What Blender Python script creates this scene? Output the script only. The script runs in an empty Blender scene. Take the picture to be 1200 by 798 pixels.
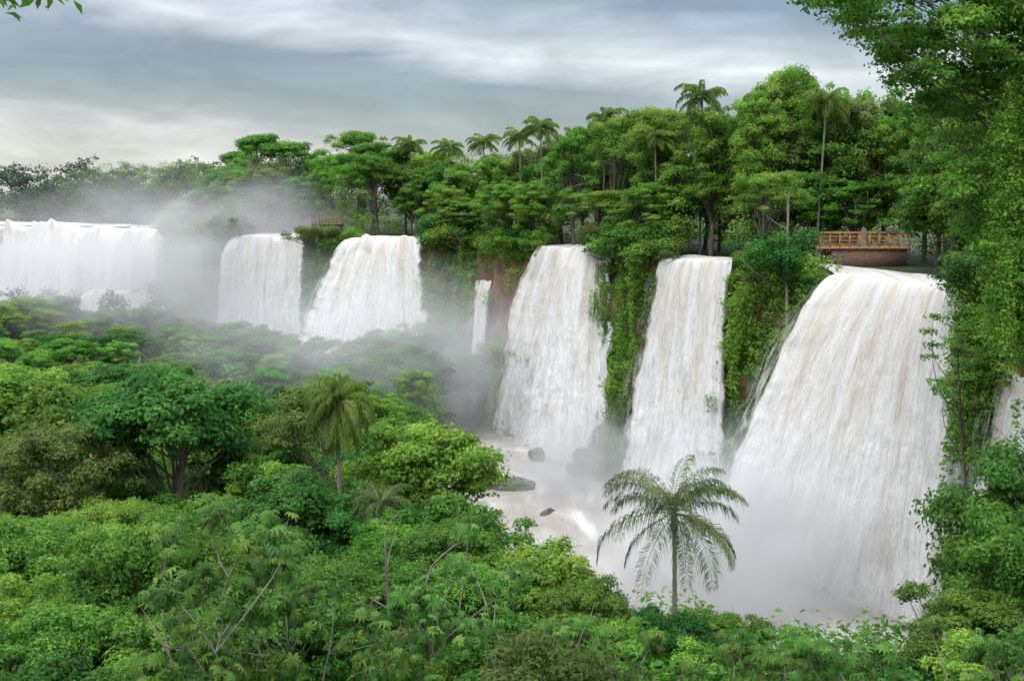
import bpy, math, random, bmesh
import numpy as np
from mathutils import Vector
rng = np.random.default_rng(7)
scene = bpy.context.scene
col = scene.collection
scene.view_settings.view_transform = 'Standard'
scene.view_settings.look = 'None'
scene.view_settings.exposure = 0

# ------------------------------------------------------------------ noise
_perm = np.random.default_rng(3).random((256, 256))
def vnoise(x, y, seed=0):
    x = np.asarray(x, float) + seed * 17.31; y = np.asarray(y, float) + seed * 9.7
    xi = np.floor(x).astype(int); yi = np.floor(y).astype(int)
    fx = x - xi; fy = y - yi
    fx = fx * fx * (3 - 2 * fx); fy = fy * fy * (3 - 2 * fy)
    g = lambda a, b: _perm[a & 255, b & 255]
    return ((g(xi, yi) * (1 - fx) + g(xi + 1, yi) * fx) * (1 - fy) + (g(xi, yi + 1) * (1 - fx) + g(xi + 1, yi + 1) * fx) * fy) * 2 - 1
def fbm(x, y, seed=0, o=4):
    s = 0; a = 1
    for i in range(o):
        s = s + a * vnoise(np.asarray(x) * 2 ** i, np.asarray(y) * 2 ** i, seed + i); a *= .5
    return s / 1.9

# ------------------------------------------------------------------ mesh helpers
def mesh_np(name, V, Q, mat=None, tint=None, uv=None, smooth=False):
    me = bpy.data.meshes.new(name)
    V = np.asarray(V, np.float32); Q = np.asarray(Q, np.int32)
    k = Q.shape[1]
    me.vertices.add(len(V)); me.vertices.foreach_set("co", V.ravel())
    me.loops.add(Q.size); me.loops.foreach_set("vertex_index", Q.ravel())
    me.polygons.add(len(Q)); me.polygons.foreach_set("loop_start", np.arange(0, Q.size, k, dtype=np.int32))
    if smooth: me.polygons.foreach_set("use_smooth", np.ones(len(Q), bool))
    me.update(calc_edges=True)
    if tint is not None:
        a = me.attributes.new("tint", 'FLOAT', 'POINT'); a.data.foreach_set("value", np.asarray(tint, np.float32))
    if uv is not None:
        a = me.uv_layers.new(name="flow"); a.data.foreach_set("uv", np.asarray(uv, np.float32)[Q.ravel()].ravel())
    if mat: me.materials.append(mat)
    me.validate()
    return me
def obj(name, data, parent=None, label=None, category=None, kind=None, group=None, loc=None):
    o = bpy.data.objects.new(name, data); col.objects.link(o)
    if parent: o.parent = parent
    if label: o["label"] = label
    if category: o["category"] = category
    if kind: o["kind"] = kind
    if group: o["group"] = group
    if loc: o.location = loc
    return o
def grid_faces(nr, nc):
    i = np.arange(nr - 1)[:, None] * nc + np.arange(nc - 1)[None, :]
    return np.stack([i, i + 1, i + nc + 1, i + nc], -1).reshape(-1, 4)
def unit(v): return v / (np.linalg.norm(v, axis=-1, keepdims=True) + 1e-9)

class Geo:
    def __init__(s): s.V = []; s.Q = []; s.n = 0
    def add(s, V, Q):
        s.V.append(np.asarray(V, float)); s.Q.append(np.asarray(Q, int) + s.n); s.n += len(V)
    def box(s, a, b):
        x0, y0, z0 = a; x1, y1, z1 = b
        V = [(x0,y0,z0),(x1,y0,z0),(x1,y1,z0),(x0,y1,z0),(x0,y0,z1),(x1,y0,z1),(x1,y1,z1),(x0,y1,z1)]
        s.add(V, [(0,3,2,1),(4,5,6,7),(0,1,5,4),(1,2,6,5),(2,3,7,6),(3,0,4,7)])
    def tube(s, P, R, k=7):
        P = np.asarray(P, float); n = len(P)
        T = unit(np.gradient(P, axis=0))
        ref = np.array([0.31, 0.95, 0.05]); A = unit(np.cross(T, ref)); B = np.cross(T, A)
        th = np.arange(k) / k * 2 * np.pi
        R = np.asarray(R, float)
        V = P[:, None] + R[:, None, None] * (A[:, None] * np.cos(th)[None, :, None] + B[:, None] * np.sin(th)[None, :, None])
        i = np.arange(n - 1)[:, None] * k; j = np.arange(k)[None]; j2 = (j + 1) % k
        s.add(V.reshape(-1, 3), np.stack([i + j, i + j2, i + k + j2, i + k + j], -1).reshape(-1, 4))
    def mesh(s, name, mat, smooth=False): return mesh_np(name, np.concatenate(s.V), np.concatenate(s.Q), mat, smooth=smooth)

# ------------------------------------------------------------------ materials
def new_mat(name):
    m = bpy.data.materials.new(name); m.use_nodes = True; nt = m.node_tree; nt.nodes.clear()
    return m, nt, nt.nodes, nt.links
def ramp(N, stops):
    r = N.new('ShaderNodeValToRGB'); e = r.color_ramp.elements
    while len(e) < len(stops): e.new(0.5)
    for i, (p, c) in enumerate(stops):
        e[i].position = p; e[i].color = (*c, 1) if len(c) == 3 else c
    return r
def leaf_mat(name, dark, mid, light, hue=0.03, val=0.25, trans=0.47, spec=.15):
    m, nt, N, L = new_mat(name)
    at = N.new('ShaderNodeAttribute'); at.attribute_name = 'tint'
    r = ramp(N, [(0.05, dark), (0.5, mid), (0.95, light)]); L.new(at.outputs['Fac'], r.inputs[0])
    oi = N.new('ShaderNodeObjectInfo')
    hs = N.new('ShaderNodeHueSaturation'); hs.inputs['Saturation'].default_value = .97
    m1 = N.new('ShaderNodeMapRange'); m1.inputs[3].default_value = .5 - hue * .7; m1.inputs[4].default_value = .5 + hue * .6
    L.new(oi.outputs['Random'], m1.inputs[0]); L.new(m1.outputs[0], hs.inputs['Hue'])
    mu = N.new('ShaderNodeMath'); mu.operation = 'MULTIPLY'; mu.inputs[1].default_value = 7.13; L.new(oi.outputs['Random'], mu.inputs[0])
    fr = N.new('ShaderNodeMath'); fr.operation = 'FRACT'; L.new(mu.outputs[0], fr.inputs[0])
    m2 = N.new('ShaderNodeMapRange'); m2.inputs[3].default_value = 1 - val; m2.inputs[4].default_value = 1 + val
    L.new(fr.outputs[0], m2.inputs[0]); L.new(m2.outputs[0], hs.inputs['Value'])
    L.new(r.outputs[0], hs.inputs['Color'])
    p = N.new('ShaderNodeBsdfPrincipled'); p.inputs['Roughness'].default_value = .55; p.inputs['Specular IOR Level'].default_value = spec
    t = N.new('ShaderNodeBsdfTranslucent'); mx = N.new('ShaderNodeMixShader'); mx.inputs[0].default_value = trans
    o = N.new('ShaderNodeOutputMaterial')
    L.new(hs.outputs[0], p.inputs['Base Color']); L.new(hs.outputs[0], t.inputs[0])
    L.new(p.outputs[0], mx.inputs[1]); L.new(t.outputs[0], mx.inputs[2]); L.new(mx.outputs[0], o.inputs[0])
    return m
M_leafA = leaf_mat("broad_leaf_green", (.036,.105,.016), (.095,.25,.03), (.22,.41,.055))
M_leafB = leaf_mat("fresh_leaf_green", (.05,.14,.016), (.14,.32,.035), (.29,.48,.065))
M_leafC = leaf_mat("dull_olive_leaf", (.05,.09,.024), (.12,.20,.042), (.23,.29,.075))
M_leafD = leaf_mat("deep_leaf_green", (.024,.09,.02), (.065,.20,.033), (.14,.32,.05))
M_big = leaf_mat("creeper_leaf_green", (.045,.13,.016), (.125,.31,.034), (.28,.48,.065), hue=0, val=.0)
M_cec = leaf_mat("palmate_leaf", (.032,.10,.018), (.095,.235,.03), (.24,.37,.07), hue=.02)
M_palm = leaf_mat("palm_frond_leaf", (.06,.12,.018), (.15,.26,.035), (.28,.37,.07), hue=.01, val=.12, spec=.05)
M_palm2 = leaf_mat("backlit_palm_frond_leaf", (.035,.065,.018), (.085,.145,.04), (.17,.23,.07), hue=.01, val=.1, spec=.0, trans=.35)  # darker, greyer fronds: the backlit look is put into the colour
M_far = leaf_mat("hazed_canopy_leaf", (.05,.075,.05), (.08,.13,.07), (.12,.17,.09))  # greyed greens: distance haze is put into the leaf colour

def rock_like(name, stops, scale=.5, rough=.9, bump=.5, moss=None, vec_scale=(1,1,1)):
    m, nt, N, L = new_mat(name)
    g = N.new('ShaderNodeNewGeometry'); mp = N.new('ShaderNodeMapping'); mp.inputs['Scale'].default_value = vec_scale
    L.new(g.outputs['Position'], mp.inputs[0])
    n = N.new('ShaderNodeTexNoise'); n.inputs['Scale'].default_value = scale; n.inputs['Detail'].default_value = 9; n.inputs['Roughness'].default_value = .65
    L.new(mp.outputs[0], n.inputs['Vector'])
    r = ramp(N, stops); L.new(n.outputs['Fac'], r.inputs[0])
    p = N.new('ShaderNodeBsdfPrincipled'); p.inputs['Roughness'].default_value = rough
    b = N.new('ShaderNodeBump'); b.inputs['Strength'].default_value = bump; b.inputs['Distance'].default_value = .3
    L.new(n.outputs['Fac'], b.inputs['Height']); L.new(b.outputs[0], p.inputs['Normal'])
    c = r.outputs[0]
    if moss:
        n2 = N.new('ShaderNodeTexNoise'); n2.inputs['Scale'].default_value = .35; n2.inputs['Detail'].default_value = 6
        L.new(g.outputs['Position'], n2.inputs['Vector'])
        r2 = ramp(N, [(moss[1], (0,0,0)), (moss[1] + .1, (1,1,1))]); L.new(n2.outputs['Fac'], r2.inputs[0])
        mx = N.new('ShaderNodeMix'); mx.data_type = 'RGBA'; L.new(r2.outputs[0], mx.inputs[0]); L.new(c, mx.inputs[6]); mx.inputs[7].default_value = (*moss[0], 1)
        c = mx.outputs[2]
    L.new(c, p.inputs['Base Color'])
    o = N.new('ShaderNodeOutputMaterial'); L.new(p.outputs[0], o.inputs[0])
    return m
M_rock = rock_like("cliff_basalt", [(.32,(.08,.05,.035)),(.46,(.18,.095,.065)),(.57,(.36,.18,.115)),(.75,(.18,.12,.09))], .35, moss=((.06,.10,.025), .54), vec_scale=(1,1,.6), bump=.9)
M_soil = rock_like("forest_soil", [(.3,(.02,.03,.01)),(.6,(.04,.06,.018)),(.8,(.06,.08,.025))], .6)
M_bark = rock_like("grey_brown_bark", [(.3,(.07,.055,.045)),(.6,(.16,.135,.11)),(.8,(.26,.23,.20))], 2.5, vec_scale=(1,1,.4))
M_pale = rock_like("pale_bark", [(.3,(.13,.115,.09)),(.6,(.25,.225,.19)),(.8,(.36,.33,.28))], 3, vec_scale=(1,1,.5), bump=.2)
M_wet = rock_like("wet_boulder", [(.3,(.04,.033,.027)),(.6,(.10,.083,.068)),(.8,(.16,.135,.11))], 1.2, rough=.45, moss=((.05,.09,.02), .45))
M_wood = rock_like("weathered_red_wood", [(.3,(.28,.13,.06)),(.6,(.46,.25,.13)),(.8,(.54,.33,.19))], 3, bump=.1)
M_wood2 = rock_like("dim_brown_wood", [(.3,(.12,.07,.045)),(.6,(.20,.12,.08)),(.8,(.26,.17,.12))], 3, bump=.1)

def water_mat(name, veil=False):
    m, nt, N, L = new_mat(name)
    uv = N.new('ShaderNodeUVMap'); uv.uv_map = 'flow'
    def st(sx, sy, det=6, rough=.6, dist=0):
        mp = N.new('ShaderNodeMapping'); mp.inputs['Scale'].default_value = (sx, sy, 1); L.new(uv.outputs[0], mp.inputs[0])
        n = N.new('ShaderNodeTexNoise'); n.inputs['Scale'].default_value = 1; n.inputs['Detail'].default_value = det; n.inputs['Roughness'].default_value = rough; n.inputs['Distortion'].default_value = dist
        L.new(mp.outputs[0], n.inputs['Vector']); return n
    n1 = st(2.2, .17, 8, .68, .35); n2 = st(.7, .04, 4); n3 = st(5, .6, 7, .68, .4)
    r1 = ramp(N, [(.26,(.53,.49,.44)),(.38,(.77,.75,.72)),(.49,(.92,.92,.915))]); L.new(n1.outputs['Fac'], r1.inputs[0])
    sx = N.new('ShaderNodeSeparateXYZ'); L.new(uv.outputs[0], sx.inputs[0])
    mr = N.new('ShaderNodeMapRange'); mr.inputs[1].default_value = 0; mr.inputs[2].default_value = 13; mr.inputs[3].default_value = .65; mr.inputs[4].default_value = .05
    L.new(sx.outputs['Y'], mr.inputs[0])
    r2 = ramp(N, [(.40,(0,0,0)),(.6,(1,1,1))]); L.new(n2.outputs['Fac'], r2.inputs[0])
    mm = N.new('ShaderNodeMath'); mm.operation = 'MULTIPLY'; L.new(mr.outputs[0], mm.inputs[0]); L.new(r2.outputs[0], mm.inputs[1])
    mx = N.new('ShaderNodeMix'); mx.data_type = 'RGBA'; L.new(mm.outputs[0], mx.inputs[0]); L.new(r1.outputs[0], mx.inputs[6]); mx.inputs[7].default_value = (.66,.55,.40,1)
    p = N.new('ShaderNodeBsdfPrincipled'); p.inputs['Roughness'].default_value = .65; p.inputs['Specular IOR Level'].default_value = .1
    L.new(mx.outputs[2], p.inputs['Base Color'])
    ad = N.new('ShaderNodeMath'); ad.operation = 'ADD'; L.new(n1.outputs['Fac'], ad.inputs[0]); L.new(n3.outputs['Fac'], ad.inputs[1])
    b = N.new('ShaderNodeBump'); b.inputs['Strength'].default_value = .7; b.inputs['Distance'].default_value = .45
    L.new(ad.outputs[0], b.inputs['Height']); L.new(b.outputs[0], p.inputs['Normal'])
    tl = N.new('ShaderNodeBsdfTranslucent'); L.new(mx.outputs[2], tl.inputs[0])
    mt = N.new('ShaderNodeMixShader'); mt.inputs[0].default_value = .12; L.new(p.outputs[0], mt.inputs[1]); L.new(tl.outputs[0], mt.inputs[2])
    o = N.new('ShaderNodeOutputMaterial')
    n4 = st(3.6, .36, 9, .78, .3)
    at = N.new('ShaderNodeAttribute'); at.attribute_name = 'tint'
    if veil:
        r4 = ramp(N, [(.47,(0,0,0)),(.64,(.8,.8,.8))]); L.new(n4.outputs['Fac'], r4.inputs[0])
        ml = N.new('ShaderNodeMath'); ml.operation = 'MULTIPLY'; L.new(r4.outputs[0], ml.inputs[0]); L.new(at.outputs['Fac'], ml.inputs[1]); fac = ml.outputs[0]
    else:
        a1 = N.new('ShaderNodeMath'); a1.operation = 'ADD'; L.new(n4.outputs['Fac'], a1.inputs[0]); L.new(at.outputs['Fac'], a1.inputs[1])
        a2 = N.new('ShaderNodeMapRange'); a2.inputs[1].default_value = .55; a2.inputs[2].default_value = .9; L.new(a1.outputs[0], a2.inputs[0]); fac = a2.outputs[0]
    t = N.new('ShaderNodeBsdfTransparent'); ms = N.new('ShaderNodeMixShader')
    L.new(fac, ms.inputs[0]); L.new(t.outputs[0], ms.inputs[1]); L.new(mt.outputs[0], ms.inputs[2]); L.new(ms.outputs[0], o.inputs[0])
    return m
M_fall = water_mat("falling_water"); M_veil = water_mat("spray_strands", True)

def river_mat():
    m, nt, N, L = new_mat("foaming_river")
    g = N.new('ShaderNodeNewGeometry')
    n = N.new('ShaderNodeTexNoise'); n.inputs['Scale'].default_value = .3; n.inputs['Detail'].default_value = 10; n.inputs['Roughness'].default_value = .62; n.inputs['Distortion'].default_value = .5
    mp = N.new('ShaderNodeMapping'); mp.inputs['Scale'].default_value = (1, .4, 1); mp.inputs['Rotation'].default_value = (0,0,.5); L.new(g.outputs['Position'], mp.inputs[0]); L.new(mp.outputs[0], n.inputs['Vector'])
    r = ramp(N, [(.40,(.30,.27,.24)),(.54,(.42,.39,.355)),(.68,(.70,.69,.67))]); L.new(n.outputs['Fac'], r.inputs[0])
    p = N.new('ShaderNodeBsdfPrincipled'); p.inputs['Roughness'].default_value = .4
    b = N.new('ShaderNodeBump'); b.inputs['Strength'].default_value = .5; b.inputs['Distance'].default_value = .35
    n2 = N.new('ShaderNodeTexNoise'); n2.inputs['Scale'].default_value = 1.6; n2.inputs['Detail'].default_value = 8; L.new(mp.outputs[0], n2.inputs['Vector'])
    L.new(n2.outputs['Fac'], b.inputs['Height']); L.new(b.outputs[0], p.inputs['Normal']); L.new(r.outputs[0], p.inputs['Base Color'])
    o = N.new('ShaderNodeOutputMaterial'); L.new(p.outputs[0], o.inputs[0]); return m
M_river = river_mat()

# ------------------------------------------------------------------ terrain
XB_Y = [-30, 34, 38, 50, 60, 80, 92, 104, 115, 130, 150, 200, 300]
XB_X = [90, 90, 1.8, -2.0, -5.0, -8.0, -7.5, -6.5, -8, -27, -50, -120, -200]
def ground_z(x, y):
    x = np.asarray(x, float); y = np.asarray(y, float)
    b = np.interp(y, [-40, 3, 10, 18, 40, 60, 130, 400], [3.4, 3.4, -3, -10, -14, -15.5, -15.5, -15.5])
    b = b + .6 * fbm(x * .12, y * .12, 5)
    xb = np.interp(y, XB_Y, XB_X)
    k = np.clip((x - xb + 1.5) / 4, 0, 1); k = k * k * (3 - 2 * k)
    return b * (1 - k) + (-20) * k
gx = np.arange(-420, 62, 2.5); gy = np.arange(-40, 262, 2.5)
GX, GY = np.meshgrid(gx, gy)
GZ = ground_z(GX, GY)
obj("ground", mesh_np("ground", np.stack([GX, GY, GZ], -1).reshape(-1, 3), grid_faces(len(gy), len(gx)), M_soil, smooth=True), kind="structure")
rx = np.arange(-420, 62, 1.0); ry = np.arange(30, 240, 1.0); RX, RY = np.meshgrid(rx, ry)
RZ = -18 + .4 * fbm(RX * .35, RY * .35, 9, 4)
obj("river", mesh_np("river", np.stack([RX, RY, RZ], -1).reshape(-1, 3), grid_faces(len(ry), len(rx)), M_river, smooth=True), kind="structure")

CL = [(60,-30),(45,5),(34,30),(28,43),(25.2,53),(24.6,56.8),(24.1,59.2),(20.6,72),(17.5,78),(15.6,80.5),(11.4,87),(9,93),(7.6,98),
      (2.9,106),(0,110),(-2.2,114.2),(-3.6,115.5),(-6,119),(-9.5,121),(-19,127.3),(-23.6,130.9),(-34,137),(-42,146),(-50,168),(-81,181),(-110,186),(-200,200),(-400,230)]
CL = np.array(CL, float)
FALLSEG = {4, 6, 9, 12, 15, 18, 20, 23, 24}
INW = np.array([.55, .83])
def resample(P, step):
    P = np.asarray(P, float); d = np.r_[0, np.cumsum(np.linalg.norm(np.diff(P, axis=0), axis=1))]
    n = max(3, int(d[-1] / step)); t = np.linspace(0, d[-1], n)
    seg = np.clip(np.searchsorted(d, t, side='right') - 1, 0, len(P) - 2)
    return np.stack([np.interp(t, d, P[:, 0]), np.interp(t, d, P[:, 1])], -1), t, seg
def outward(P):
    T = unit(np.gradient(P, axis=0)); O = np.stack([-T[:, 1], T[:, 0]], -1)
    k = np.ones(9) / 9
    O = np.stack([np.convolve(np.pad(O[:, i], 4, 'edge'), k, 'valid') for i in (0, 1)], -1)
    return unit(O)
CP, ct, cseg = resample(CL, .7)
CO = outward(CP)
infall = np.array([s in FALLSEG for s in cseg])
dfall = np.array([np.min(np.abs(ct[infall] - t)) for t in ct])
rows = []
zs = np.linspace(0, -21, 44)
for z in zs:
    w = -z / 21
    off = -.6 + 1.6 * w + 3.2 * max(0, w - .6) + 1.2 * fbm(ct * .18, np.full_like(ct, z * .15), 21) + .6 * fbm(ct * .7, np.full_like(ct, z * .9), 22)
    off = off - np.where(infall, 1.5 + 1.2 * w, 0)
    if z == 0: off = off * 0 - 1.2
    rows.append(np.c_[CP + CO * off[:, None], np.full(len(CP), z - .1)])
V = np.concatenate(rows)
obj("cliff", mesh_np("cliff", V, grid_faces(len(zs), len(CP)), M_rock), kind="structure")
rows = []
for dist in [-.0, 1, 3, 6, 10, 16, 26, 45, 90, 250, 900, 4000]:
    P = CP + INW * dist - CO * 1.2
    z = -.12 + .02 * max(0, dist - 8) + (.25 * fbm(P[:, 0] * .1, P[:, 1] * .1, 31) * min(1, dist / 20))
    z = np.minimum(z, 2.0) if dist < 900 else z * 0 + 1.0
    rows.append(np.c_[P, z * np.ones(len(P))])
obj("plateau_ground", mesh_np("plateau", np.concatenate(rows), grid_faces(12, len(CP)), M_soil, smooth=True), kind="structure")

# ------------------------------------------------------------------ waterfalls
def fall_mesh(name, pts, H, throw, flare, skew, seed, up, off, mat, veil=False, z0=.08, step=.11, rag=1.0, lip=1.0, updir=None):
    P, t, _ = resample(pts, step); O = outward(P)
    Oavg = unit(O.mean(0)); O = unit(O * .5 + Oavg * .5)
    T = np.stack([O[:, 1], -O[:, 0]], -1)
    UD = INW if updir is None else np.array(updir)
    Lw = t[-1]; uu = t / Lw - .5
    n_up = 0 if (veil or up <= 0) else 8; n_dn = 200
    rows = []; uvs = []; tint = []
    jit = lip * .95 * rag * fbm(t * .45, t * 0, seed, 3) + .4 * fbm(t * 2.2, t * 0, seed + 2, 3)
    zj = lip * .8 * rag * fbm(t * .45, t * 0 + 4, seed + 3, 4) - .12 + .2 * fbm(t * 2.2, t * 0, seed + 6, 2)
    thr = throw * (1 + skew * uu * 2)
    for i in range(n_up, 0, -1):
        dd = up * i / n_up
        rows.append(np.c_[P + UD * dd + O * off, z0 + zj * (1 - i / n_up) * .5 + .05 * fbm(t * .6, t * 0 + dd, seed)])
        uvs.append(np.c_[t, np.full_like(t, -dd)]); tint.append(np.ones_like(t))
    for i in range(n_dn + 1):
        w = (i / n_dn) ** 1.35; s = H * w
        out = thr * (.5 * math.sqrt(w) + .5 * w)
        a = min(1, w * 10)
        chev = s - .9 * np.abs(((t * .55 + .4 * fbm(t*.4, t*0, seed+20)) % 1) - .5) * 3
        disp = jit * (.3 + .7 * a) + a * (.38 * fbm(t * .9, t * 0 + s * .06, seed + 5, 3) + .42 * fbm(t * 2.4, t * 0 + s * .11, seed + 8, 4) + .24 * min(1, w * 2.5) * fbm(t * 1.6, chev * .3, seed + 11, 4) + .18 * w * fbm(t * 4.0, chev * 1.3, seed + 14, 3))
        ed = np.sign(uu) * np.abs(2 * uu) ** 4
        side = uu * flare * (w ** .6) + ed * rag * (.8 * float(fbm(s * .35, 3.3, seed + 30)) + .35 * float(fbm(s * 1.3, 1.3, seed + 31))) * a
        xy = P + O * (out + off + disp)[:, None] + T * side[:, None]
        rows.append(np.c_[xy, z0 + zj * (1.0 if n_up or veil else .6) - H * w]); uvs.append(np.c_[t, np.full_like(t, s)])
        edge = np.clip(np.minimum(uu + .5, .5 - uu) * Lw / (1.2 if veil else min(1.0, Lw * .45)), 0, 1)
        tint.append(edge * min(1, w * 6) if veil else 1 - (1 - edge) * min(1, w * 12))
    return mesh_np(name, np.concatenate(rows), grid_faces(len(rows), len(P)), mat, tint=np.concatenate(tint), uv=np.concatenate(uvs), smooth=True)
def waterfall(pts, H, throw, flare, skew, seed, up, label, step=.11, rag=1.0, z0=.08, lip=1.0, updir=None):
    e = obj("waterfall", None, label=label, category="waterfall", group="waterfalls dropping off the jungle cliff")
    obj("curtain", fall_mesh("curtain", pts, H, throw, flare, skew, seed, up, 0, M_fall, step=step, rag=rag, z0=z0, lip=lip, updir=updir), e)
    obj("spray_veil", fall_mesh("veil", pts, H, throw * 1.05, flare + 2.4, skew, seed + 40, up, .5, M_veil, True, step=step * 1.5, rag=rag, z0=z0, lip=lip), e)
C = [tuple(c) for c in CL]
waterfall(C[4:6], 14.5, 2.0, 2.0, 0, 1, 0, "narrow white waterfall behind dark leafy trees", z0=-3.8)
waterfall([(24.7,57.9),(20.5,72.3)], 18.5, 4.9, 2.4, .85, 2, 9, "broad thundering white waterfall beside a wooden viewing platform", rag=.8, lip=.6, updir=(.10,1.0))
waterfall(C[9:11], 18.5, 2.6, 3.2, .1, 3, 5, "tall narrow white waterfall between leafy green cliffs", lip=.9)
waterfall([(8.4,96.9),(2.7,106.3)], 18.5, 3.3, 9.5, -.25, 4, 6, "tall white waterfall fanning out below leafy cliff", lip=1.0)
waterfall([(-2.0,114),(-3.6,115.5)], 13.5, 1.4, .6, 0, 5, 0, "thin misty ribbon of water down the cliff", rag=.8, z0=-3.8)
waterfall([(-9.8,121.2),(-18.6,127.1)], 16, 4.5, 7, .5, 6, 6, "wide misty waterfall beyond the island forest", step=.16, rag=1.4, lip=1.0)
waterfall([(-23.9,131.1),(-34,137)], 17, 2.4, 3, 0, 7, 6, "waterfall half hidden in drifting spray", step=.2, rag=1.4, lip=1.0)
waterfall([(-45.5,158),(-50.3,168.2),(-81,181.2),(-112,186)], 18.5, 3.5, 2, 0, 8, 8, "very wide distant curtain of white water", step=.3, rag=2.4, lip=1.4)
waterfall([(-54.5,156),(-59.5,158)], 9, 1.6, 2, 0, 38, 3, "small lower cascade among dark rocks and bushes", step=.2, rag=1.2, z0=-8.6)

# ------------------------------------------------------------------ foliage
def leaf_quads(rng, pos, nrm, size, aspect, fold=.12):
    n = len(pos)
    rnd = rng.normal(size=(n, 3)); rnd[:, 2] -= .5
    a = unit(np.cross(nrm, np.cross(rnd, nrm))); b = np.cross(nrm, a)
    Ls = (size * rng.uniform(.65, 1.35, n))[:, None]; W = Ls * aspect
    V = np.stack([pos - a * Ls * .5, pos + b * W * .5 + nrm * Ls * fold, pos + a * Ls * .5 - nrm * Ls * fold * .6, pos - b * W * .5 + nrm * Ls * fold], 1)
    return V.reshape(-1, 3), np.arange(n * 4).reshape(-1, 4)
def leaf_cloud(rng, Cn, R, per, size, aspect=.5, flat=.7, up=.5, shell=.45, under=.25, amp=.28, patch=0):
    Cn = np.asarray(Cn, float); R = np.asarray(R, float)
    cnt = np.maximum(20, (per * (R / R.mean()) ** 2).astype(int)); idx = np.repeat(np.arange(len(Cn)), cnt)
    n = len(idx); d = unit(rng.normal(size=(n, 3)))
    flip = rng.random(n) > under; d[flip, 2] = np.abs(d[flip, 2])
    r = shell + (1 - shell) * rng.random(n) ** .6
    lump = 1 + amp * np.sin(d[:, 0] * 5 + idx * 1.7) * np.cos(d[:, 1] * 6 + idx) + .14 * rng.normal(size=n)
    pos = Cn[idx] + d * (R[idx] * r * lump)[:, None] * np.array([1, 1, flat])
    nrm = unit(d * .7 + np.array([0, 0, up]) + rng.normal(size=(n, 3)) * .42)
    V, Q = leaf_quads(rng, pos, nrm, size, aspect)
    lr = rng.normal(size=len(Cn)) * .15
    if patch: lr = lr + patch * fbm(Cn[:, 0] * .3 + Cn[:, 1] * .25, Cn[:, 2] * .35, 88, 3) * 1.3
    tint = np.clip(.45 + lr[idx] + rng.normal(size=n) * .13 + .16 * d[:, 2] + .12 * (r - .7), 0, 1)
    return V, Q, np.repeat(tint, 4)

def limb(rng, g, p0, p1, r0, r1, sag=.15, n=6, k=6):
    p0 = np.array(p0, float); p1 = np.array(p1, float); t = np.linspace(0, 1, n)[:, None]
    mid = (p0 + p1) / 2 + rng.normal(size=3) * np.linalg.norm(p1 - p0) * sag
    P = (1 - t) ** 2 * p0 + 2 * t * (1 - t) * mid + t ** 2 * p1
    g.tube(P, np.linspace(r0, r1, n), k); return P

def broadleaf(seed, H, R, vr, nl, lr, per, size, aspect, mat, bark, flat=.7, up=.5, cz=.66, low=-.35, tr=None, twigs=0):
    rng = np.random.default_rng(seed); g = Geo()
    cz = H * cz
    d = unit(rng.normal(size=(nl * 5, 3))); d = d[d[:, 2] > low][:nl]
    rad = rng.uniform(.4, 1.0, len(d)) ** .7
    az = np.arctan2(d[:, 1], d[:, 0])
    k = 1 - np.clip(d[:, 2], 0, 1) ** 2
    rad = rad * (1 + k * (.28 * np.sin(az * 2 + seed) + .2 * np.sin(az * 5 + seed * 2) + .1 * np.sin(d[:, 2] * 5 + seed)))
    rad = rad * (1 - .15 * np.clip(d[:, 2] - .6, 0, 1) / .4)
    Cn = d * rad[:, None] * np.array([R, R, vr]) * .82 + np.array([0, 0, cz])
    Rl = R * rng.uniform(*lr, len(Cn))
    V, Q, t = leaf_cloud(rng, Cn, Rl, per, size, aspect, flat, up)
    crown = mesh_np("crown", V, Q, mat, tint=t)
    tr = tr or H * .02
    top = np.array([rng.normal() * .5, rng.normal() * .5, cz])
    base = np.array([0, 0, -.6])
    P = limb(rng, g, base, top, tr, tr * .45, .06, 8, 8)
    for c in Cn[::2]:
        s = P[rng.integers(3, 8)]
        limb(rng, g, s, c, tr * .34, tr * .07, .14, 5, 5)
    for i in range(twigs):
        c = Cn[rng.integers(0, len(Cn))]; limb(rng, g, c - (c - top) * .3, c + (c - top) * rng.uniform(.1, .35) + np.array([0, 0, rng.uniform(.1, .6)]), .022, .006, .2, 6, 4)
    return dict(trunk=g.mesh("trunk", bark, True), crown=crown, H=H)
protos = {}
protos['roundA'] = broadleaf(1, 9, 3.3, 2.7, 66, (.12,.29), 250, .21, .5, M_leafA, M_bark)
protos['roundB'] = broadleaf(2, 9, 3.0, 2.9, 66, (.12,.29), 250, .20, .55, M_leafB, M_bark)
protos['fine'] = broadleaf(3, 9, 3.1, 2.8, 78, (.12,.24), 270, .16, .4, M_leafB, M_bark, up=.3)
protos['umbrella'] = broadleaf(4, 9, 4.0, 1.5, 50, (.13,.23), 230, .20, .5, M_leafA, M_pale, flat=.5, up=.9, cz=.82, low=-.1)
protos['olive'] = broadleaf(5, 9, 2.9, 2.9, 58, (.12,.25), 220, .18, .45, M_leafC, M_pale, twigs=12)
protos['deep'] = broadleaf(6, 9, 3.3, 3.0, 66, (.12,.30), 260, .21, .55, M_leafD, M_bark)
protos['tallB'] = broadleaf(8, 9, 2.5, 3.4, 60, (.14,.31), 260, .20, .5, M_leafA, M_bark, cz=.6)
protos['tiers'] = broadleaf(9, 9, 3.6, 2.6, 44, (.13,.25), 260, .20, .5, M_leafB, M_pale, flat=.4, up=1.0)
protos['jungA'] = broadleaf(21, 9, 2.8, 4.2, 110, (.11,.27), 185, .20, .5, M_leafA, M_bark, cz=.52, low=-.8)
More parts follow.
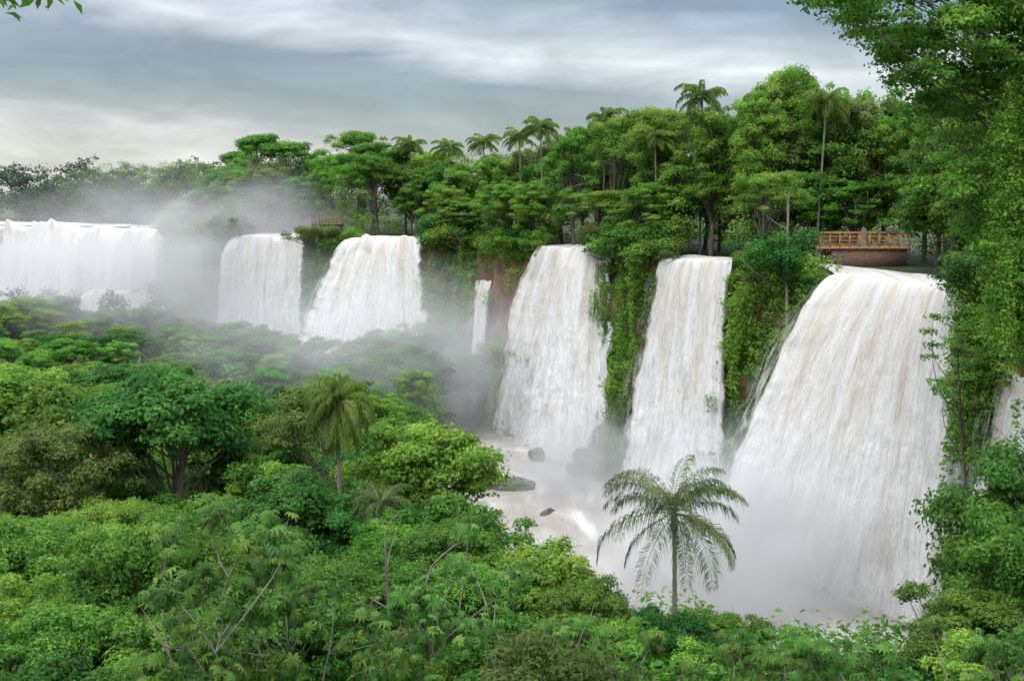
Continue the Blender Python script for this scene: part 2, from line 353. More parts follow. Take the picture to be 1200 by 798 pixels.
protos['jungB'] = broadleaf(22, 9, 2.6, 4.3, 125, (.10,.24), 170, .17, .42, M_leafB, M_bark, cz=.52, low=-.8, up=.3)
protos['jungC'] = broadleaf(23, 9, 3.0, 4.0, 95, (.11,.26), 190, .20, .5, M_leafC, M_pale, cz=.52, low=-.8, flat=.7)
protos['jungD'] = broadleaf(24, 9, 3.1, 4.0, 105, (.11,.27), 195, .20, .55, M_leafD, M_bark, cz=.52, low=-.8)
protos['nearA'] = broadleaf(41, 9, 3.1, 3.0, 84, (.11,.25), 400, .14, .5, M_leafA, M_bark, twigs=14)
protos['nearB'] = broadleaf(42, 9, 2.8, 3.2, 84, (.11,.24), 400, .135, .5, M_leafB, M_bark, twigs=14)
protos['nearC'] = broadleaf(43, 9, 3.0, 2.7, 76, (.11,.23), 350, .145, .45, M_leafA, M_pale, flat=.45, up=1, twigs=14)
protos['nearD'] = broadleaf(44, 9, 3.0, 3.1, 80, (.11,.25), 400, .15, .55, M_leafD, M_bark, twigs=12)
def shrub(seed, mat, size):
    rng = np.random.default_rng(seed); n = 18
    Cn = rng.normal(size=(n, 3)) * np.array([.85, .85, .45]) + np.array([0, 0, .8])
    V, Q, t = leaf_cloud(rng, Cn, rng.uniform(.35, .85, n), 230, size, .5, .8, .5, under=.4)
    g = Geo()
    for c in Cn[:8]: limb(rng, g, (rng.normal() * .1, rng.normal() * .1, -.4), c, .06, .02, .15, 5, 5)
    return dict(trunk=g.mesh("stem", M_bark, True), crown=mesh_np("foliage", V, Q, mat, tint=t), H=2)
shrubs = [shrub(11, M_leafA, .18), shrub(12, M_leafB, .16), shrub(13, M_leafD, .18), shrub(14, M_leafC, .17)]

count = {}
def place(kind, pr, x, y, z, s, label, cat, group, rot=None, names=("trunk", "crown"), sz=None):
    e = obj(kind, None, label=label, category=cat, group=group)
    e.location = (x, y, z); e.rotation_euler = (0, 0, random.uniform(0, 6.28) if rot is None else rot)
    e.scale = (s, s, sz or s)
    obj(names[0], pr['trunk'], e); obj(names[1], pr['crown'], e)
    count[kind] = count.get(kind, 0) + 1
    return e
random.seed(5)
LAB = {'roundA': "dense round-crowned green rainforest tree", 'roundB': "fresh green bushy rainforest tree", 'fine': "fine-leaved light green rainforest tree",
       'umbrella': "flat-topped umbrella-shaped green rainforest tree", 'olive': "sparse olive-green tree with pale limbs", 'deep': "deep green dense-crowned rainforest tree",
       'tallB': "tall narrow-crowned green rainforest tree", 'tiers': "layered light green tree with pale limbs",
       'jungA': "leafy green tree clothed to the ground", 'jungB': "feathery light green tree with long crown", 'jungC': "olive-green tree with long ragged crown", 'jungD': "deep green tree with long dense crown",
       'nearA': "dense green rainforest tree with small leaves", 'nearB': "bright yellow-green tree with small leaves", 'nearC': "layered bright green tree with pale limbs", 'nearD': "deep green tree with glossy leaves"}
def tree(kind, x, y, top, z=None, where="on the valley slope", group="rainforest trees in the gorge", widen=1.0, wid=None):
    if z is None: z = float(ground_z(x, y))
    pr = protos[kind]; s = (top - z) / 9.0
    return place("broadleaf_tree", pr, x, y, z, (wid if wid else s * widen), LAB[kind] + " " + where, "tree", group, sz=s)

custom = [(-17,55,-2.6,'deep'),(-22,56,-3.4,'roundA'),(-27,61,-3.2,'roundB'),(-3.7,49.5,-4.2,'roundB'),(-11.0,64,-4.8,'olive'),(-20,50,-4.4,'olive'),(-5.5,46,-7.0,'nearD'),
          (-2.4,43.5,-6.2,'roundA'),(-2.0,38.5,-5.8,'nearA'),(0.8,37,-6.2,'roundB'),(2.4,34,-6.6,'nearA'),(3.6,30.5,-6.4,'nearB'),(6.0,28.5,-6.6,'nearA'),(5.0,31.5,-6.6,'nearD'),(7.6,24.5,-6.0,'nearD'),
          (-10,97,-10.2,'jungA'),(-12,101,-9.2,'deep'),(-9.0,107,-8.4,'jungD'),(-12.5,109,-7.6,'jungA'),(-16,111,-8.8,'jungB'),(-20,114,-8.4,'jungD'),(-10.5,115,-6.6,'jungA'),(-24,118,-9.4,'jungB'),(-28,121,-8.4,'jungD'),(-14,116,-7.8,'jungD'),(-33,124,-9.2,'jungA'),(-7.5,117,-7.2,'jungB'),(-5.2,112,-10.0,'jungD'),(-38,130,-8.0,'jungA'),(-44,138,-7.6,'jungD'),(-52,146,-8.2,'jungA'),(-60,150,-7.4,'jungD')]
allpos = []
for x, y, top, k in custom:
    z = None if y < 90 else -16.5
    tree(k, x, y, top, z=z, wid=1.15 if y > 90 else None); allpos.append((x, y))
for x, y, top, k, wd in [(12.1,28,-4.3,'nearC',.8),(14.4,28.5,-2.6,'nearA',.9),(11.7,24.5,-4.7,'nearB',.8),(15.6,31,-1.4,'nearD',.95),(10.4,22,-4.9,'nearA',.8),(15.6,27,-1.7,'nearB',.85),(9.0,20.5,-4.9,'nearB',.7),(15.7,34,-2.6,'deep',.85),(17.5,33,-1.2,'nearA',.9),(12.6,22,-3.4,'nearD',.75),(10.6,27,-6.0,'nearD',.7)]:
    tree(k, x, y, top, wid=wd); allpos.append((x, y))
kinds = ['roundA','roundB','fine','olive','deep','tallB','tiers','umbrella']
nears = ['nearA','nearB','nearC','nearD','olive']
def canopy(x, y):
    z = np.interp(y, [14, 20, 40, 60, 90, 120, 155], [-4.6, -3.9, -6.2, -8.4, -9.9, -10.0, -9.0])
    if y < 45 and x > 1: z = min(z, np.interp(y, [14, 20, 30, 40], [-4.8, -5.6, -7.4, -8.6]))
    return z
y = 15.0
while y < 158:
    sp = np.interp(y, [15, 40, 90, 150], [3.1, 4.1, 5.4, 7])
    xl = -.47 * y - 3; xr = min(float(np.interp(y, XB_Y, XB_X)) - 1.5, .47 * y + 1)
    x = xl + random.uniform(0, sp)
    while x < xr:
        xx = x + random.uniform(-.3, .3) * sp; yy = y + random.uniform(-.35, .35) * sp
        if all((xx - a) ** 2 + (yy - b) ** 2 > 5 for a, b in allpos) and not (xx > 7.0 and yy > 24):
            k = random.choices(nears, [5, 3, 3, 4, 1.2])[0] if yy < 42 else random.choices(kinds, [5, 5, 4, 2, 3, 3, 3, .5])[0]
            if yy > 85: k = random.choice(['jungA', 'jungB', 'jungD', 'roundA', 'deep', 'fine'])
            top = canopy(xx, yy) + random.choice([random.uniform(-2.2, 1.1), random.uniform(-.5, .5), random.uniform(-2.8, 2.0)])
            if -.185 < xx / yy < -.125 and 22 < yy < 50: top = min(top, 5 - .315 * yy)
            if xx > 2: top = min(top, canopy(xx, yy) + .3)
            if top - float(ground_z(xx, yy)) > 2.5: tree(k, xx, yy, top, widen=random.uniform(.85, 1.12) * (1.5 if yy > 85 else 1))
        x += sp
    y += sp * .95
print("valley trees", count)

def in_platform_view(x, y): return (y < 84 and .245 < x / y < .362 and x > 17) or (y < 132 and -.19 < x / y < -.14 and y > 121)
P, t, seg = resample(CL, .5)
for off, sp, h0, h1 in [(2.0, 3.9, 4.0, 7.0), (7.5, 4.5, 7.5, 10.8), (13.5, 5.1, 9.8, 13.2)]:
    d = off * .37
    while d < t[-1]:
        i = int(np.searchsorted(t, d)); d += sp * random.uniform(.85, 1.15)
        if i >= len(P): break
        s = seg[i]
        if s < 5 or s > 22: continue
        o = off + random.uniform(-1, 1)
        if s in FALLSEG: o = max(o, 8.5 + random.uniform(0, 1.5)) if off > 3 else -1
        if o < 0: continue
        x, y = P[i] + INW * o + np.array([random.uniform(-.8, .8), random.uniform(-.8, .8)])
        if in_platform_view(x, y): continue
        boost = np.interp(x, [-40, -15, 0, 8, 15, 20, 26, 30], [-.3, 0, .7, 1.2, 2.0, 3.0, 2.0, 1.4])
        top = random.uniform(h0, h1) + (boost if off > 3 else boost * .3)
        k = random.choices(['jungA','jungB','jungC','jungD','fine','olive','umbrella'], [5, 7, 2.5, 2.0, 1.4, .7, .9 if off > 10 else 0])[0]
        tree(k, x, y, top, z=-.1, where="on the cliff top", group="rainforest trees on the cliff top", wid=random.uniform(.95, 1.25))
for x, y, top, k in [(-33,152,13.0,'umbrella'),(-29,149,11.8,'umbrella'),(-17,142,11.4,'umbrella'),(-9,136,11.0,'fine'),(19,88,14.8,'jungB'),(21.5,91,16.0,'fine'),(23.4,89,15.6,'jungB'),(16,92,13.8,'jungB'),(30.5,84,14.0,'jungB'),(29.5,79,9.5,'jungD'),(31.5,80,13.5,'jungA'),(27.5,87,12.6,'jungB'),(24,88,11.5,'jungA'),(22,90,8.5,'jungD'),(25.6,85.6,7.5,'jungB'),(34,84,16,'jungB'),(33,76,13,'jungA'),(37,88,16.5,'jungA'),(30.8,73,6.5,'jungB'),(26,92,15,'jungB'),(29.5,91,15.5,'jungA'),(10,104,13.2,'fine'),(6,108,13,'jungB'),(13,98,13.4,'fine')]:
    tree(k, x, y, top, z=-.1, where="on the cliff top", group="rainforest trees on the cliff top", wid=1.2)
print("all trees", count)

P, t, seg = resample(CL, .5)
d = 0
while d < t[-1]:
    i = int(np.searchsorted(t, d)); d += random.uniform(1.2, 1.8)
    if i >= len(P): break
    s = seg[i]
    if s < 5 or s > 22 or s in FALLSEG: continue
    x, y = P[i] + INW * random.uniform(-.4, 1.4)
    near_f = float(np.interp(t[i], ct, dfall)) < 1.4
    sc = random.uniform(.8, 1.7) * (.75 if near_f else 1); z = -.2
    if in_platform_view(x, y): sc = .6; z = -1.2
    place("shrub", random.choice(shrubs), x, y, z, sc, "leafy green shrub overhanging the cliff edge", "shrub", "shrubs along the cliff edge", names=("stem", "foliage"))
for i in range(60):
    y = random.uniform(36, 100); x = float(np.interp(y, XB_Y, XB_X)) + random.uniform(-3, -.3)
    place("shrub", random.choice(shrubs), x, y, float(ground_z(x, y)) - .1, random.uniform(.8, 1.5), "leafy green shrub on the river bank", "shrub", "shrubs along the river bank", names=("stem", "foliage"))

# ---- vegetation hanging on the cliff face
rg = np.random.default_rng(77)
Cn = []; Rl = []
def cliff_off(j, z):
    w = -z / 21
    return -.6 + 1.6 * w + 3.2 * max(0, w - .6) + 1.2 * float(fbm(ct[j] * .18, z * .15, 21))
jj = [j for j in range(len(CP)) if 3 <= cseg[j] <= 23]
for i in range(12500):
    j = jj[rg.integers(0, len(jj))]; s = cseg[j]
    z = .6 - 19 * rg.random()
    if infall[j] and not (s == 15 and (z > -4.2 or z < -16)) and not (s == 4 and z > -4.4): continue
    veg = fbm(ct[j] * .16, z * .13, 55)
    if veg < -.4 and z < -2: continue
    if s in (13, 14) and -10 < z < -1.4 and rg.random() < .94: continue
    if s in (7, 11) and fbm(ct[j] * .5, z * .25, 58) < -.36: continue
    bulge = 2.8 * max(0, float(fbm(ct[j] * .33, z * .2, 61)) + .1) * min(1, dfall[j] / 3) * (.25 if s == 11 else 1)
    Cn.append([*(CP[j] + CO[j] * (cliff_off(j, z) + .3 + bulge * rg.uniform(.4, 1.15))), z]); Rl.append(rg.uniform(.22, .95) * min(1, .5 + dfall[j] * .25) * (.7 if s == 11 else 1))
for i in range(340):
    z = rg.uniform(-8.5, .9); k = 1 - abs(z + 2.5) / 9
    Cn.append([24.1 + rg.normal() * .65 * k - .6, 57.2 + rg.normal() * .7, z]); Rl.append(rg.uniform(.25, .75))
for i in range(70):
    z = rg.uniform(-17, -8); Cn.append([16.0 + rg.normal() * .9, 80.5 + rg.normal() * 1.2, z]); Rl.append(rg.uniform(.4, 1))
for i in range(420):
    j = jj[rg.integers(0, len(jj))]
    if infall[j] or dfall[j] < .8 or cseg[j] in (11, 13, 14): continue
    z1 = rg.uniform(-10, .5); ln = rg.uniform(1.5, 5.5); o = cliff_off(j, z1) + rg.uniform(.9, 2.4)
    for z in np.arange(z1 - ln, z1, .35): Cn.append([*(CP[j] + CO[j] * o + rg.normal(size=2) * .12), z]); Rl.append(.24)
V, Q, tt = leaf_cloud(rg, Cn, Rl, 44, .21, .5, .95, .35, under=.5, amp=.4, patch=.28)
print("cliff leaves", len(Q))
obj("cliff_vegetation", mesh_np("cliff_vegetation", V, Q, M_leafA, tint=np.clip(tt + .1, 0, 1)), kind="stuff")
Cn = []; Rl = []
for i in range(3200):
    y = 15 + 93 * rg.random() ** 1.3; x = rg.uniform(-.47 * y - 3, min(.47 * y + 2, float(np.interp(y, XB_Y, XB_X)) + .3))
    Cn.append([x, y, float(ground_z(x, y)) + rg.uniform(.2, np.interp(y, [15, 22], [1.0, 4.2]))]); Rl.append(rg.uniform(.6, 1.4))
V, Q, tt = leaf_cloud(rg, Cn, Rl, 48, .28, .5, .8, .5)
obj("undergrowth", mesh_np("undergrowth", V, Q, M_leafA, tint=tt), kind="stuff")
Cn = []; Rl = []
for i in range(6000):
    j = jj[rg.integers(0, len(jj))]; s = cseg[j]; o = rg.uniform(0, 24)
    if s < 5: continue
    if s in FALLSEG: o = rg.uniform(9, 24)
    x, y = CP[j] + INW * o
    if in_platform_view(x, y) : continue
    z = rg.random() ** .85 * np.interp(o, [0, 4, 10, 24], [2.4, 5.5, 8.2, 10.2])
    if z > 1.5 and vnoise(x * .35, y * .35 + z * .3, 12) < -.38: continue
    Cn.append([x, y, z]); Rl.append(rg.uniform(.35, 1.1))
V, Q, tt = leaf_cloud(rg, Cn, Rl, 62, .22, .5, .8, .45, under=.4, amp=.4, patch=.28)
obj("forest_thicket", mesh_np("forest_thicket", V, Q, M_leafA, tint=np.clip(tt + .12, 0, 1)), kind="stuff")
Cn = []; Rl = []
for i in range(2600):
    x = rg.uniform(-160, -26)
    yl = np.interp(x, [-160, -110, -81, -50, -42, -26], [194, 186, 181, 168, 152, 138])
    if i < 1600:
        d = rg.uniform(0, 26); y0 = yl + 6 + d
        h = np.interp(d, [0, 4, 26], [3, 7, 9.5]) + 2.8 * vnoise(x * .16, y0 * .1, 4) + 1.2 * vnoise(x * .5, y0 * .3, 5)
        Cn.append([x, y0, h * rg.uniform(.1, 1)]); Rl.append(rg.uniform(.7, 1.8))
    else:
        if x > -44: continue
        if -61 < x < -53: continue
        y0 = yl - rg.uniform(7, 24); h = -11.0 + 4.5 * vnoise(x * .15, y0 * .1, 14) + (2 if x > -62 else 0)
        Cn.append([x, y0, rg.uniform(-17, h)]); Rl.append(rg.uniform(.8, 1.9))
V, Q, tt = leaf_cloud(rg, Cn, Rl, 65, .5, .55, .8, .5)
obj("distant_forest", mesh_np("distant_forest", V, Q, M_far, tint=tt), kind="stuff")

# ---- cecropia
def palmate(rg, c, n, size, V, Q, T):
    n = np.asarray(n, float); n /= np.linalg.norm(n); a = np.cross(n, rg.normal(size=3)); a /= np.linalg.norm(a); b = np.cross(n, a)
    k = 9; th0 = rg.uniform(0, 6.28); tt = float(np.clip(.48 + rg.normal() * .24, 0, 1))
    for i in range(k):
        th = th0 + i / k * 5.6; d = a * math.cos(th) + b * math.sin(th); s = np.cross(n, d)
        L = size * rg.uniform(.75, 1.05) * (1 - .25 * abs(i - 4) / 4); w = L * .17; drop = rg.uniform(.3, .85)
        p = len(V)
        V += [c, c + d * L * .6 + s * w - n * L * .08, c + d * L - n * L * drop, c + d * L * .6 - s * w - n * L * .08]
        Q.append((p, p + 1, p + 2, p + 3)); T += [tt] * 4
def cecropia(seed, H=8, nb=8, size=.21):
    rg = np.random.default_rng(seed); g = Geo(); V = []; Q = []; T = []
    P = limb(rg, g, (0, 0, -.6), (rg.normal() * .4, rg.normal() * .4, H * .72), .08, .04, .06, 9, 8)
    for i in range(nb):
        s = P[rg.integers(4, 9)]; th = i / nb * 6.28 + rg.normal() * .4; rr = rg.uniform(.5, 1.9)
        e = np.array([math.cos(th) * rr, math.sin(th) * rr, H * rg.uniform(.72, 1.0)])
        B = limb(rg, g, s, e, .03, .014, .16, 7, 6)
        tips = [e]
        for q in range(rg.integers(1, 4)):
            e2 = B[4] + rg.normal(size=3) * .6 + np.array([0, 0, .6]); limb(rg, g, B[4], e2, .016, .01, .1, 4, 5); tips.append(e2)
        for tp in tips:
            for m in range(18):
                ph = rg.uniform(0, 6.28); el = rg.uniform(-.8, 1.2); pl = rg.uniform(.08, .5)
                dv = np.array([math.cos(ph) * math.cos(el), math.sin(ph) * math.cos(el), math.sin(el)])
                c = tp + dv * pl
                g.tube([tp, tp + dv * pl * .5 + np.array([0, 0, .03]), c], [.006, .005, .004], 3)
                palmate(rg, c, dv * .8 + np.array([0, 0, .6]) + rg.normal(size=3) * .3, size * rg.uniform(.6, 1.2), V, Q, T)
    return dict(trunk=g.mesh("trunk", M_pale, True), crown=mesh_np("crown", np.array(V), np.array(Q), M_cec, tint=T), H=H)
cecs = [cecropia(31), cecropia(32, nb=9), cecropia(33, nb=10)]
def cec(i, x, y, top, z=None):
    z = float(ground_z(x, y)) if z is None else z
    s = (top - z) / 8.2
    place("cecropia_tree", cecs[i % 3], x, y, z, min(1.1, max(.8, s)), "cecropia tree with big palmate leaves on pale limbs", "tree", "cecropia trees among the slope forest", sz=s, rot=i * 1.3)
for i, (x, y, top) in enumerate([(-6.1,22,-1.8),(-4.4,22.5,-2.6),(-1.6,26,-3.2),(3.4,19,-2.9),(4.8,18.6,-2.8),(6.0,19.5,-3.2),(7.2,20,-3.6),
        (10.9,22.5,-3.6),(0.8,22,-3.6)]): cec(i, x, y, top)

# ---- palms
def palm(seed, H, mat, nf=22, fl=2.6, droop=1.0, lw=.018, tr=.12, gap=.12, els=(80, 42, -20)):
    rg = np.random.default_rng(seed); g = Geo(); V = []; Q = []; T = []
    n = 40; t = np.linspace(0, 1, n)
    bx = .25 * np.sin(t * 2.2 + seed)
    r = tr - .04 * t + .008 * (np.arange(n) % 2); r[-3:] += .04
    Pt = np.c_[bx * t, .1 * t, -.6 + (H + .6) * t]; g.tube(Pt, r, 9)
    top = Pt[-1]
    for f in range(nf):
        th = f * 2.399 + rg.normal() * .3; el = math.radians(np.interp(f / nf, [0, .45, 1], els) + rg.normal() * 9)
        L = fl * rg.uniform(.75, 1.12); hd = np.array([math.cos(th), math.sin(th), 0])
        m = 30; p = top.copy(); pts = [p.copy()]; a = el
        for i in range(m):
            a = max(-1.45, a - droop * (.018 + .055 * i / m) * (1.25 if el > 0 else .7)); p = p + (hd * math.cos(a) + np.array([0, 0, math.sin(a)])) * L / m; pts.append(p.copy())
        pts = np.array(pts); g.tube(pts[::3], np.linspace(.022, .006, len(pts[::3])), 4)
        Tn = unit(np.gradient(pts, axis=0)); side = np.cross(hd, [0, 0, 1]); tt = float(np.clip(.5 + rg.normal() * .2 - (.2 if f > nf * .8 else 0), 0, 1))
        for i in range(4, m + 1):
            for sub in (0, .33, .66):
                if rg.random() < gap: continue
                c = pts[i] - Tn[i] * sub * L / m
                q = i / m; ll = L * .22 * math.sin(math.pi * min(1, .15 + q * .82)) ** .6 * rg.uniform(.6, 1.15) + .04
                for sg in (-1, 1):
                    up = rg.uniform(-.3, .5)
                    d = side * sg * .75 + Tn[i] * .6 + np.array([0, 0, up]); d /= np.linalg.norm(d)
                    w = unit(np.cross(d, Tn[i]) * .5 + Tn[i]) * lw
                    e = c + d * ll * .75 + np.array([0, 0, -ll * rg.uniform(.35, .95)]); mi = c + d * ll * .5 - np.array([0, 0, ll * .08])
                    k = len(V); V += [c, mi + w, e, mi - w]; Q.append((k, k + 1, k + 2, k + 3)); T += [float(np.clip(tt + rg.normal() * .06, 0, 1))] * 4
    return dict(trunk=g.mesh("trunk", M_pale, True), crown=mesh_np("crown", np.array(V), np.array(Q), mat, tint=T), H=H)
palms = [palm(51, 9.5, M_palm2, 30, 3.1, 1.08, .0145, .10, .12, (84, 42, -40)), palm(52, 9, M_palm, 46, 1.9, 1.25, .024, .12, .1, (85, 35, -62)), palm(53, 10, M_palm, 24, 2.2, 1.15, .03, .09, .1), palm(54, 9, M_palm2, 24, 2.0, 1.3, .02, .12, .1)]
def pl(i, x, y, crownz, z=None, s=1.0, label="pindo palm with feathery arching fronds", group="palm trees", rot=None):
    z = float(ground_z(x, y)) if z is None else z
    place("palm_tree", palms[i], x, y, z, s, label, "palm tree", group, sz=(crownz - z) / palms[i]['H'], rot=rot)
pl(0, 4.85, 33, -4.5, s=.95, label="pindo palm with wide arching fronds beside the river", rot=.6)
pl(1, -7.4, 48, -4.0, s=1.0, label="slim palm with pale trunk above the forest canopy", rot=2)
pl(3, -5.2, 45, -7.6, s=1.0, label="dark drooping palm tucked among the trees", rot=1)
for i, x, y, cz in [(2,8.4,106,11.6),(2,3.0,110,11.0),(2,15.5,94,12.6),(2,22.9,85.5,11.4),(2,-3,127,10.4),(2,19.5,90,12.0),(2,-12,137,10.6),(2,1,119,10.6),(2,12.2,96,9.5),(2,-7,131,10)]:
    pl(i, x, y, cz, z=0, s=1.15, label="tall slim palm rising from the cliff-top forest")

# ---- tall tree overhanging the gorge, draped in creepers
def big_tree():
    rg = np.random.default_rng(91); Cn = []; Rl = []
    while len(Cn) < 900:
        z = rg.uniform(-3, 15); x = rg.uniform(9, 25); y = rg.uniform(35, 44)
        xm = np.interp(z, [-3, -.6, .2, 2, 4, 6, 8, 9.5, 10.2, 10.8, 15], [18.8, 18.2, 16.6, 15.8, 15.0, 14.2, 13.0, 12.4, 12, 9.6, 9]) + (y - 38) * .38 + .5 * vnoise(z * 1.2, y, 3)
        if x < xm: continue
        if vnoise(x * .6, z * .7 + y * .3, 8) < (-.25 if x < 14.5 else -.5): continue
        Cn.append([x, y, z]); Rl.append(rg.uniform(.3, .9))
    Cn = np.array(Cn)
    vines = []
    for i in range(110):
        x = rg.uniform(15.0, 20); y = rg.uniform(34.5, 37); z1 = rg.uniform(2, 9.5); z0 = max(rg.uniform(-.8, .6) if x < 18 else -3, z1 - rg.uniform(3, 9))
        for z in np.arange(z0, z1, .3): vines.append([x + rg.normal() * .08, y + rg.normal() * .08, z])
    V, Q, t = leaf_cloud(rg, Cn, Rl, 210, .175, .5, .6, .5, amp=.4, patch=.3)
    V2, Q2, t2 = leaf_cloud(rg, vines, np.full(len(vines), .26), 30, .12, .42, 1.0, .3, under=.5)
    V = np.concatenate([V, V2]); Q = np.concatenate([Q, Q2 + len(Q) * 4]); t = np.concatenate([t, np.clip(t2 + .24, 0, 1)])
    g = Geo(); P = limb(rg, g, (19.5, 39.5, -15), (17.6, 39, 12), .3, .13, .03, 12, 10)
    for c in Cn[::7]: limb(rg, g, P[min(11, max(3, int((c[2] + 12) / 27 * 11)))], c, .06, .012, .12, 6, 5)
    e = obj("broadleaf_tree", None, label="towering creeper-draped tree overhanging the gorge", category="tree", group="rainforest trees in the gorge")
    off = np.array([19.5, 39.5, -14.5]); e.location = off
    tr = np.concatenate(g.V) - off
    obj("trunk", mesh_np("trunk", tr, np.concatenate(g.Q), M_bark, smooth=True), e)
    obj("crown", mesh_np("crown", V - off, Q, M_big, tint=t), e)
big_tree()
def spray_tree():
    rg = np.random.default_rng(97); g = Geo()
    P = limb(rg, g, (19.8, 44, -16), (16.8, 42.5, -.8), .1, .03, .05, 12, 7)
    Cn = []
    for i in range(9):
        s = P[8 + i % 4]; e = np.array([rg.uniform(14.9, 17.6), 42.5 + rg.normal() * .6, rg.uniform(-2.4, .6)])
        B = limb(rg, g, s, e, .025, .007, .15, 7, 5); Cn += [B[-1], B[-2] + rg.normal(size=3) * .15]
    V, Q, t = leaf_cloud(rg, Cn, np.full(len(Cn), .4), 80, .15, .5, .5, .7)
    off = np.array([19.8, 44, -16])
    e = obj("broadleaf_tree", None, label="slim leaning tree with loose leaf sprays before the falls", category="tree", group="rainforest trees in the gorge"); e.location = off
    obj("trunk", mesh_np("trunk", np.concatenate(g.V) - off, np.concatenate(g.Q), M_bark, smooth=True), e)
    obj("crown", mesh_np("crown", V - off, Q, M_leafA, tint=t), e)
spray_tree()
def near_tree():
    rg = np.random.default_rng(95); g = Geo()
    P = limb(rg, g, (-8.5, 8.5, -2), (-8.0, 9, 9), .25, .12, .03, 10, 9)
    B = limb(rg, g, P[6], (-4.1, 10, 6.72), .06, .01, .05, 12, 6)
    Cn = [B[11], B[10], B[9], B[8], B[7], (-4.0,10,6.62), (-4.45,10,6.6)]
    V, Q, t = leaf_cloud(rg, Cn, np.full(7, .26), 34, .12, .42, .45, .7)
    C2 = P[-1] + rg.normal(size=(30, 3)) * np.array([1.0, 1.0, .8]); C2[:, 0] = np.minimum(C2[:, 0], -6.8)
    V2, Q2, t2 = leaf_cloud(rg, C2, rg.uniform(.5, .9, 30), 160, .18)
    V = np.concatenate([V, V2]); Q = np.concatenate([Q, Q2 + len(Q) * 4]); t = np.concatenate([t, t2])
    e = obj("broadleaf_tree", None, label="tree reaching a thin leafy branch over the viewpoint", category="tree", group="rainforest trees in the gorge")
    obj("trunk", g.mesh("trunk", M_bark, True), e); obj("crown", mesh_np("crown", V, Q, M_leafB, tint=t), e)
near_tree()
def bare(x, y, z0, z1, seed, r=.14):
    rg = np.random.default_rng(seed); g = Geo(); P = limb(rg, g, (0, 0, z0), (rg.normal() * .3, 0, z1), r, r * .45, .02, 12, 7)
    for k in range(4): limb(rg, g, P[6 + k], P[6 + k] + rg.normal(size=3) * .7 + np.array([0, 0, 1.2]), .05, .012, .1, 5, 5)
    e = obj("bare_tree", g.mesh("bare_trunk", M_pale, True), label="bare pale dead trunk standing against the forest", category="tree"); e.location = (x, y, 0)
bare(18.4, 75.5, -4, 5, 4)
for i, (x, y, z1) in enumerate([(-3.4,32,-3.7),(-2.4,29,-3.2),(-.6,27,-3.8)]):
    rg = np.random.default_rng(300 + i); g = Geo(); z0 = float(ground_z(x, y))
    P = limb(rg, g, (0, 0, 0), (rg.normal() * .8, rg.normal() * .5, (z1 - z0) * .85), .06, .03, .08, 9, 7)
    for k in range(5):
        B = limb(rg, g, P[5 + k % 4], P[5 + k % 4] + np.array([rg.normal() * 1.2, rg.normal() * .8, rg.uniform(.6, 1.6)]), .026, .009, .2, 8, 5)
        limb(rg, g, B[4], B[4] + np.array([rg.normal() * .6, rg.normal() * .5, rg.uniform(.3, .9)]), .014, .005, .15, 5, 4)
    e = obj("bare_tree", g.mesh("bare_trunk", M_pale, True), label="leafless pale branching tree poking through the canopy", category="tree"); e.location = (x, y, z0)

# ------------------------------------------------------------------ boulders
def boulder(x, y, z, sx, sy, sz, seed, label):
    bm = bmesh.new(); bmesh.ops.create_icosphere(bm, subdivisions=4, radius=1)
    me = bpy.data.meshes.new("boulder")
    for v in bm.verts:
        c = v.co; n = float(fbm(c.x * 1.7 + c.z, c.y * 1.7 - c.z * .9, seed)); q = 1 + .6 * n
        v.co = Vector((c.x * sx * q, c.y * sy * q, c.z * sz * q))
    bm.to_mesh(me); bm.free(); me.materials.append(M_wet)
    o = obj("boulder", me, label=label, category="rock", group="boulders in the rapids"); o.location = (x, y, z); o.rotation_euler = (0, 0, seed)
boulder(2.2, 97, -17.9, .7, .6, .8, 1, "small dark boulder in white foam")
boulder(6.2, 92, -17.6, 1.6, 1.3, 1.4, 2, "dark wet boulder below the leafy cliff")
boulder(0.0, 87, -17.9, 1.7, 1.0, .9, 3, "mossy boulder in the rapids")
boulder(2.6, 80, -18.15, 1.0, .7, .5, 4, "low mossy boulder in the rapids")
boulder(18.7, 77.4, -.6, .6, .6, 1.0, 5, "brown boulder at the waterfall lip")
boulder(7.8, 93, -16.8, 1.6, 1.3, 2.1, 6, "dark wet boulder below the leafy cliff")

